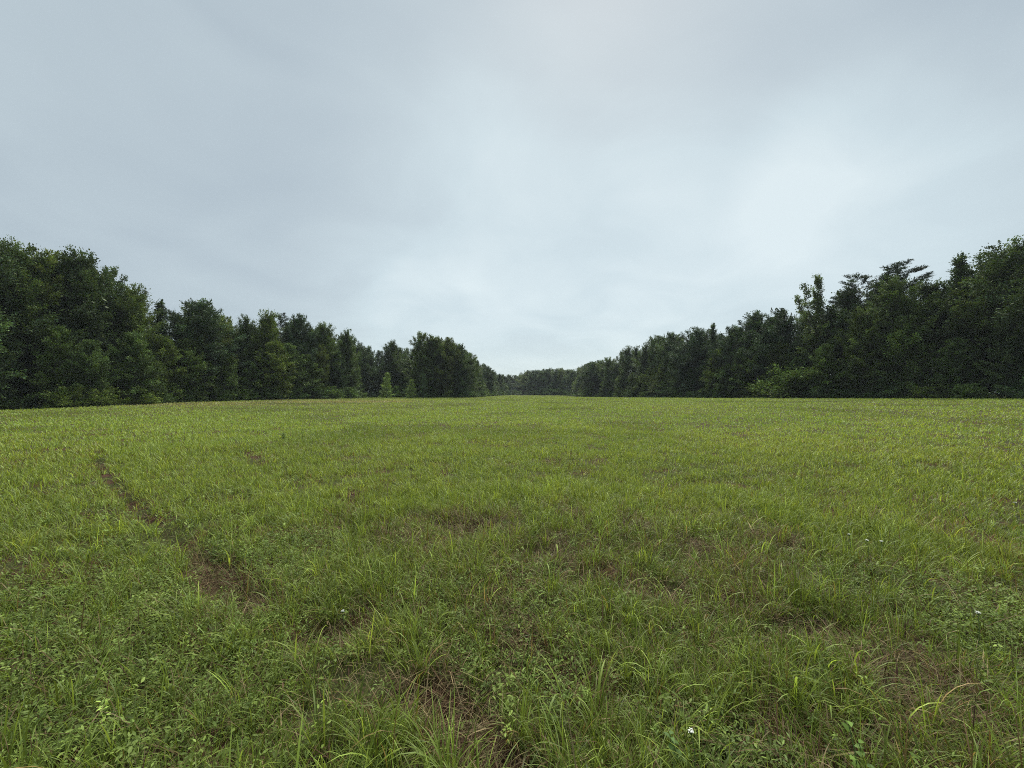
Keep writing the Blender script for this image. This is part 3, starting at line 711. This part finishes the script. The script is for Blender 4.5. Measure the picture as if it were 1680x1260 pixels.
def label_for(kind, side, px):
    c = sorted((abs(h_[1] - px), h_[3]) for h_ in heroes if h_[0] == side)
    for d_, short in c[:6]:
        k = USED.get((kind, short), 0)
        if k < len(WORDS[kind]):
            USED[(kind, short)] = k + 1
            return WORDS[kind][k].format(short)
    return None
def outward(x, y, tg):            # unit normal that points off the field, into the wood
    nrm = np.array([-tg[1], tg[0]])
    return -nrm if inside(np.array([x + nrm[0] * .5]), np.array([y + nrm[1] * .5]), FIELD)[0] else nrm
def in_field(x, y): return inside(np.array([x]), np.array([y]), FIELD)[0]
def pxof(x, y): return 840 + F * x / y
for side, edge, sgn in (('L', EDGE_L, 1), ('R', EDGE_R, 1)):
    pts = along(edge, 4.8, 8.0)
    for x, y, tg in pts:                                 # front row of low-branched trees
        nrm = outward(x, y, tg)
        o = random.uniform(1.2, 2.6); X, Y = x + nrm[0] * o, y + nrm[1] * o
        px = pxof(X, Y)
        if px < -60 or px > 1740 or in_field(X, Y): continue
        full = depth_row(skyline(px, side), Y) - gz(X, Y)
        hgt = full * random.uniform(.42, .72)
        lab = label_for('edge', side, px) or 'leafy edge tree among many alike along the wood'
        ek = EDG if hgt < 12.5 and random.random() < .6 else random.choice([SWG, POP, SWG, EDG])
        plant(ek, X, Y, gz(X, Y) + hgt, hgt / PROTO[ek][0][0] * (random.uniform(.75, 1.0) if Y < 60 else random.uniform(.95, 1.2)), lab, 'tree',
              'low-branched trees along the wood edge', T_[random.choice('ggddllbyyk')])
    for x, y, tg in along(edge, 6.0, 9.5):               # second row behind the tall ones
        nrm = outward(x, y, tg)
        o = random.uniform(7.5, 10.5); X, Y = x + nrm[0] * o, y + nrm[1] * o
        px = pxof(X, Y)
        if px < -60 or px > 1740 or in_field(X, Y): continue
        row = skyline(px, side); base = 652
        row = row + (base - row) * random.uniform(.05, .16)
        lab = label_for('fill', side, px) or 'dark tree deep in the wood behind the front trees'
        kd = random.choice([SWG, OAK, OAK, POP])
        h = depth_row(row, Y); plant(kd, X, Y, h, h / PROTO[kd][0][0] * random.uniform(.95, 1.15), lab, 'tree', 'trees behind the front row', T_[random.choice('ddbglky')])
    for x, y, tg in along(edge, 4.2, 9.0):               # bushes at the foot of the wood
        nrm = outward(x, y, tg)
        o = random.uniform(-.6, .7); X, Y = x + nrm[0] * o, y + nrm[1] * o
        px = pxof(X, Y)
        if px < -20 or px > 1700: continue
        hh = random.uniform(1.4, 3.4)
        lab = label_for('shrub', side, px) or 'leafy bush among many alike along the foot of the wood'
        plant('shrub', X, Y, gz(X, Y) + hh, hh / 2.6 * random.uniform(.9, 1.4), lab, 'bush', 'bushes along the foot of the wood', T_[random.choice('gddlbyk')])
# single plants that stand out
for px, row, Y, v, wd, tn, label in ((634, 611, 96, 0, 1.0, 'w', 'slender bluish young pine standing alone before the bay'),
                                     (673, 622, 96, 1, 1.25, 'w', 'bushy bright young pine right of the slender one'),
                                     (697, 613, 99, 0, .8, 'd', 'thin dark young pine before the tall corner tree')):
    h = depth_row(row, Y); plant('young_pine_tree', at_px(px, Y), Y, h, wd * (h - gz(at_px(px, Y), Y)) / 6, label, 'young pine', 'young pines before the bay', T_[tn], var=v)
for px, row, dY, wd, tint, label in ((1272, 618, -1.5, 1.0, (1.0, .92, .85), 'yellow-green bush at the field edge below the blocky oak, lighter than those beside it'),
                                     (1308, 598, 0, 1.3, (1.05, 1.0, .9), 'taller light green bush left of the forked poplar'),
                                     (650, 632, -8, .8, (1.3, 1.3, 1.0), 'small light bush between the two young pines')):
    side = 'L' if px < 845 else 'R'; Y = edgeY(px, side) + dY; h = depth_row(row, Y)
    plant('shrub', at_px(px, Y), Y, h, wd * (h - gz(at_px(px, Y), Y)) / 2.6, label, 'bush', None, tint)

# the mass of the wood behind, which reads as one dark body
V_, C_ = [], []
def wood_pts(edge, side):
    xy = np.array(poly_xy(edge)); seg = np.hypot(*np.diff(xy, axis=0).T); cum = np.r_[0, np.cumsum(seg)]
    n = int(cum[-1] * 560)
    d = rng.random(n) * cum[-1]; k = np.clip(np.searchsorted(cum, d) - 1, 0, len(seg) - 1); t_ = (d - cum[k]) / seg[k]
    p_ = xy[k] + (xy[k + 1] - xy[k]) * t_[:, None]; tg = (xy[k + 1] - xy[k]) / seg[k][:, None]
    nrm = np.c_[-tg[:, 1], tg[:, 0]]; fl = inside(p_[:, 0] + nrm[:, 0] * .5, p_[:, 1] + nrm[:, 1] * .5, FIELD); nrm[fl] *= -1
    o = rng.uniform(4.5, 22, n); q = p_ + nrm * o[:, None]
    pq = 840 + F * q[:, 0] / np.maximum(q[:, 1], 1)
    ok = (q[:, 1] > 36) & (pq > -70) & (pq < 1750) & ~inside(q[:, 0], q[:, 1], grow(FIELD, 2.0)); q = q[ok]; n = len(q)
    ar = np.array(SKY_L if side == 'L' else SKY_R); px = 840 + F * q[:, 0] / q[:, 1]
    row = np.interp(px, ar[:, 0], ar[:, 1]); v = (630 - row) / F
    top = EYE + q[:, 1] * (v + math.tan(PITCH)); g0 = ground(q[:, 0], q[:, 1])
    z = g0 + (top - g0) * (.86 - .22 * vnoise(q[:, 0], q[:, 1], 5, 9)) * rng.random(n) ** 1.15
    m_ = rng.random(n) < .3; z[m_] = g0[m_] + 3.2 * rng.random(int(m_.sum())) ** 1.3   # brambles and saplings on the wood's floor
    return np.c_[q, z]
wp = np.concatenate([wood_pts(EDGE_L, 'L'), wood_pts(EDGE_R, 'R'), wood_pts([(770, 320), (815, 335), (850, 345), (885, 335), (960, 300)], 'R')])
n = len(wp); l = .42 * np.minimum(rng.lognormal(0, .3, (n, 1)), 1.6); d = rng.normal(0, 1, (n, 3)) * (1, 1, .5); d /= np.linalg.norm(d, axis=1)[:, None]
s = np.cross(d, rng.normal(0, .5, (n, 3)) + (0, 0, 1)); s /= np.linalg.norm(s, axis=1)[:, None]
V = np.stack([wp - d * l * .5, wp + s * l * .35, wp + d * l * .5, wp - s * l * .35], 1).reshape(-1, 3)
wood = obj('woodland', mesh_from('woodland', V, np.arange(n * 4).reshape(-1, 4), np.repeat(np.array([.060, .085, .030]) * rng.lognormal(0, .25, (n, 1)), 4, 0)), M_CROWN)
wood['kind'] = 'stuff'; tag(wood, 'dark mass of woodland leaves behind the trees of the edge', 'woodland')

# ------------------------------------------------------------------ flowers and single weeds in the field
def flower(px, row, hgt, size, label):
    Y = (EYE - hgt) * F / (row - 645); x = at_px(px, Y); z = gz(x, Y)
    root = bpy.data.objects.new('wildflower', None); COL.objects.link(root); root.location = (x, Y, z); root.empty_display_size = .1
    tag(root, label, 'flower', 'white flowers in the grass')
    top = np.array([random.uniform(-.02, .02), random.uniform(-.02, .02), hgt])
    P = np.stack([top * s_ + np.array([.012 * math.sin(s_ * 3), 0, 0]) for s_ in np.linspace(0, 1, 6)])
    v, fc = tubes([(P, np.linspace(.0025, .0014, 6))], 6); obj('stem', mesh_from('stem', v, fc, None, True), M_STEM, root)
    rays, VV, FF, b0 = [], [], [], 0
    for q in range(26):                                  # a flat head of tiny florets on fine rays
        a = q * 2.4; rr = size * math.sqrt((q + .5) / 26)
        c = P[-1] + np.array([math.cos(a) * rr, math.sin(a) * rr, .012 + .004 * math.sin(q * 1.7) - rr * .15])
        rays.append((np.stack([P[-1] - (0, 0, .008), (P[-1] + c) / 2 - (0, 0, .003), c]), np.array([.0009, .0007, .0006])))
        for k in range(5):
            a1 = k * 1.2566 + q; d1 = np.array([math.cos(a1), math.sin(a1), .25]); s1 = np.array([-math.sin(a1), math.cos(a1), 0])
            L = size * .17
            VV += [c, c + d1 * L * .6 + s1 * L * .4, c + d1 * L, c + d1 * L * .6 - s1 * L * .4]; FF.append([b0, b0 + 1, b0 + 2, b0 + 3]); b0 += 4
    obj('blossom', mesh_from('blossom', np.array(VV), np.array(FF)), M_PETAL, root)
    v, fc = tubes(rays, 4); obj('flower_stalks', mesh_from('flower_stalks', v, fc), M_STEM, root)
for a in ((1131, 1183,   .20, .011, 'white flower low in the grass nearest the camera'),
          (566, 980, .24, .010, 'white flower head above the reddish bare patch by the wheel rut'),
          (1590, 997, .24, .012, 'lacy greenish white flower head among the dull grass far right'),
          (1418, 889, .22, .014, 'wide white flower head, the biggest of the trio on the right'),
          (1388, 878, .22, .011, 'small white flower left of the wide head in the trio'),
          (1436, 890, .22, .013, 'small white flower right of the wide head in the trio'),
          (1662, 824, .22, .016, 'lone white flower by the right edge of the field'),
          (1586, 713, .25, .03, 'tiny far white flower before the right wood')): flower(*a)
def broadleaf(px, row, hgt, n, size, tint, label):
    Y = (EYE - hgt) * F / (row - 645); x = at_px(px, Y); z = gz(x, Y)
    root = bpy.data.objects.new('weed', None); COL.objects.link(root); root.location = (x, Y, z); root.empty_display_size = .1
    tag(root, label, 'weed')
    P = np.stack([np.array([.015 * math.sin(s_ * 4), .01 * s_, s_ * hgt]) for s_ in np.linspace(0, 1, 6)])
    v, fc = tubes([(P, np.linspace(.003, .0015, 6) * max(1, size / .05))], 6); obj('stem', mesh_from('stem', v, fc, None, True), M_STEM, root)
    u = np.linspace(.3, 1, n); az = np.arange(n) * 2.4 + 1
    v, q, c = leaf_quads(np.interp(u, np.linspace(0, 1, 6), P[:, 0]), np.interp(u, np.linspace(0, 1, 6), P[:, 1]), u * hgt, az, rng.normal(.15, .2, n),
                         size * rng.uniform(.8, 1.2, n), size * .62 * rng.uniform(.9, 1.1, n), np.tile(np.array(tint), (n, 1)) * rng.lognormal(0, .12, (n, 1)), rng.normal(0, .2, n))
    obj('leaves', mesh_from('leaves', v, q, c), M_WEED, root)
for a in ((1388, 1170, .27, 5, .038, (.095, .155, .028), 'yellow-green weed with big pointed leaves nearest on the right'),
          (1405, 1205, .20, 6, .03, (.085, .14, .028), 'smaller weed with yellow-green leaves below the big-leaved one'),
          (466, 712, .26, 26, .08, (.060, .095, .028), 'dark lone weed clump standing in the open field on the left'),
          (1100, 1196, .16, 14, .034, (.07, .12, .03), 'dark leafy weed beside the white flower nearest the camera')): broadleaf(*a)

# ------------------------------------------------------------------ damp air: far trees fade a little
hz = bpy.data.meshes.new('haze')
x0, x1, y0, y1, z0, z1 = -660, 660, -660, 660, -2.7, 30
hz.from_pydata([(x0, y0, z0), (x1, y0, z0), (x1, y1, z0), (x0, y1, z0), (x0, y0, z1), (x1, y0, z1), (x1, y1, z1), (x0, y1, z1)], [],
               [(0, 3, 2, 1), (4, 5, 6, 7), (0, 1, 5, 4), (1, 2, 6, 5), (2, 3, 7, 6), (3, 0, 4, 7)])
mh = bpy.data.materials.new('damp_air'); mh.use_nodes = True
t = mh.node_tree; t.nodes.clear()
pv = N(t, 'ShaderNodeVolumePrincipled'); pv.inputs['Color'].default_value = (.80, .88, .94, 1); pv.inputs['Density'].default_value = .00016
o = N(t, 'ShaderNodeOutputMaterial'); t.links.new(pv.outputs[0], o.inputs['Volume'])
hz.materials.append(mh)
ho = bpy.data.objects.new('haze', hz); COL.objects.link(ho); ho['kind'] = 'stuff'
ho['label'] = 'thin grey haze in the damp air over the field'; ho['category'] = 'haze'
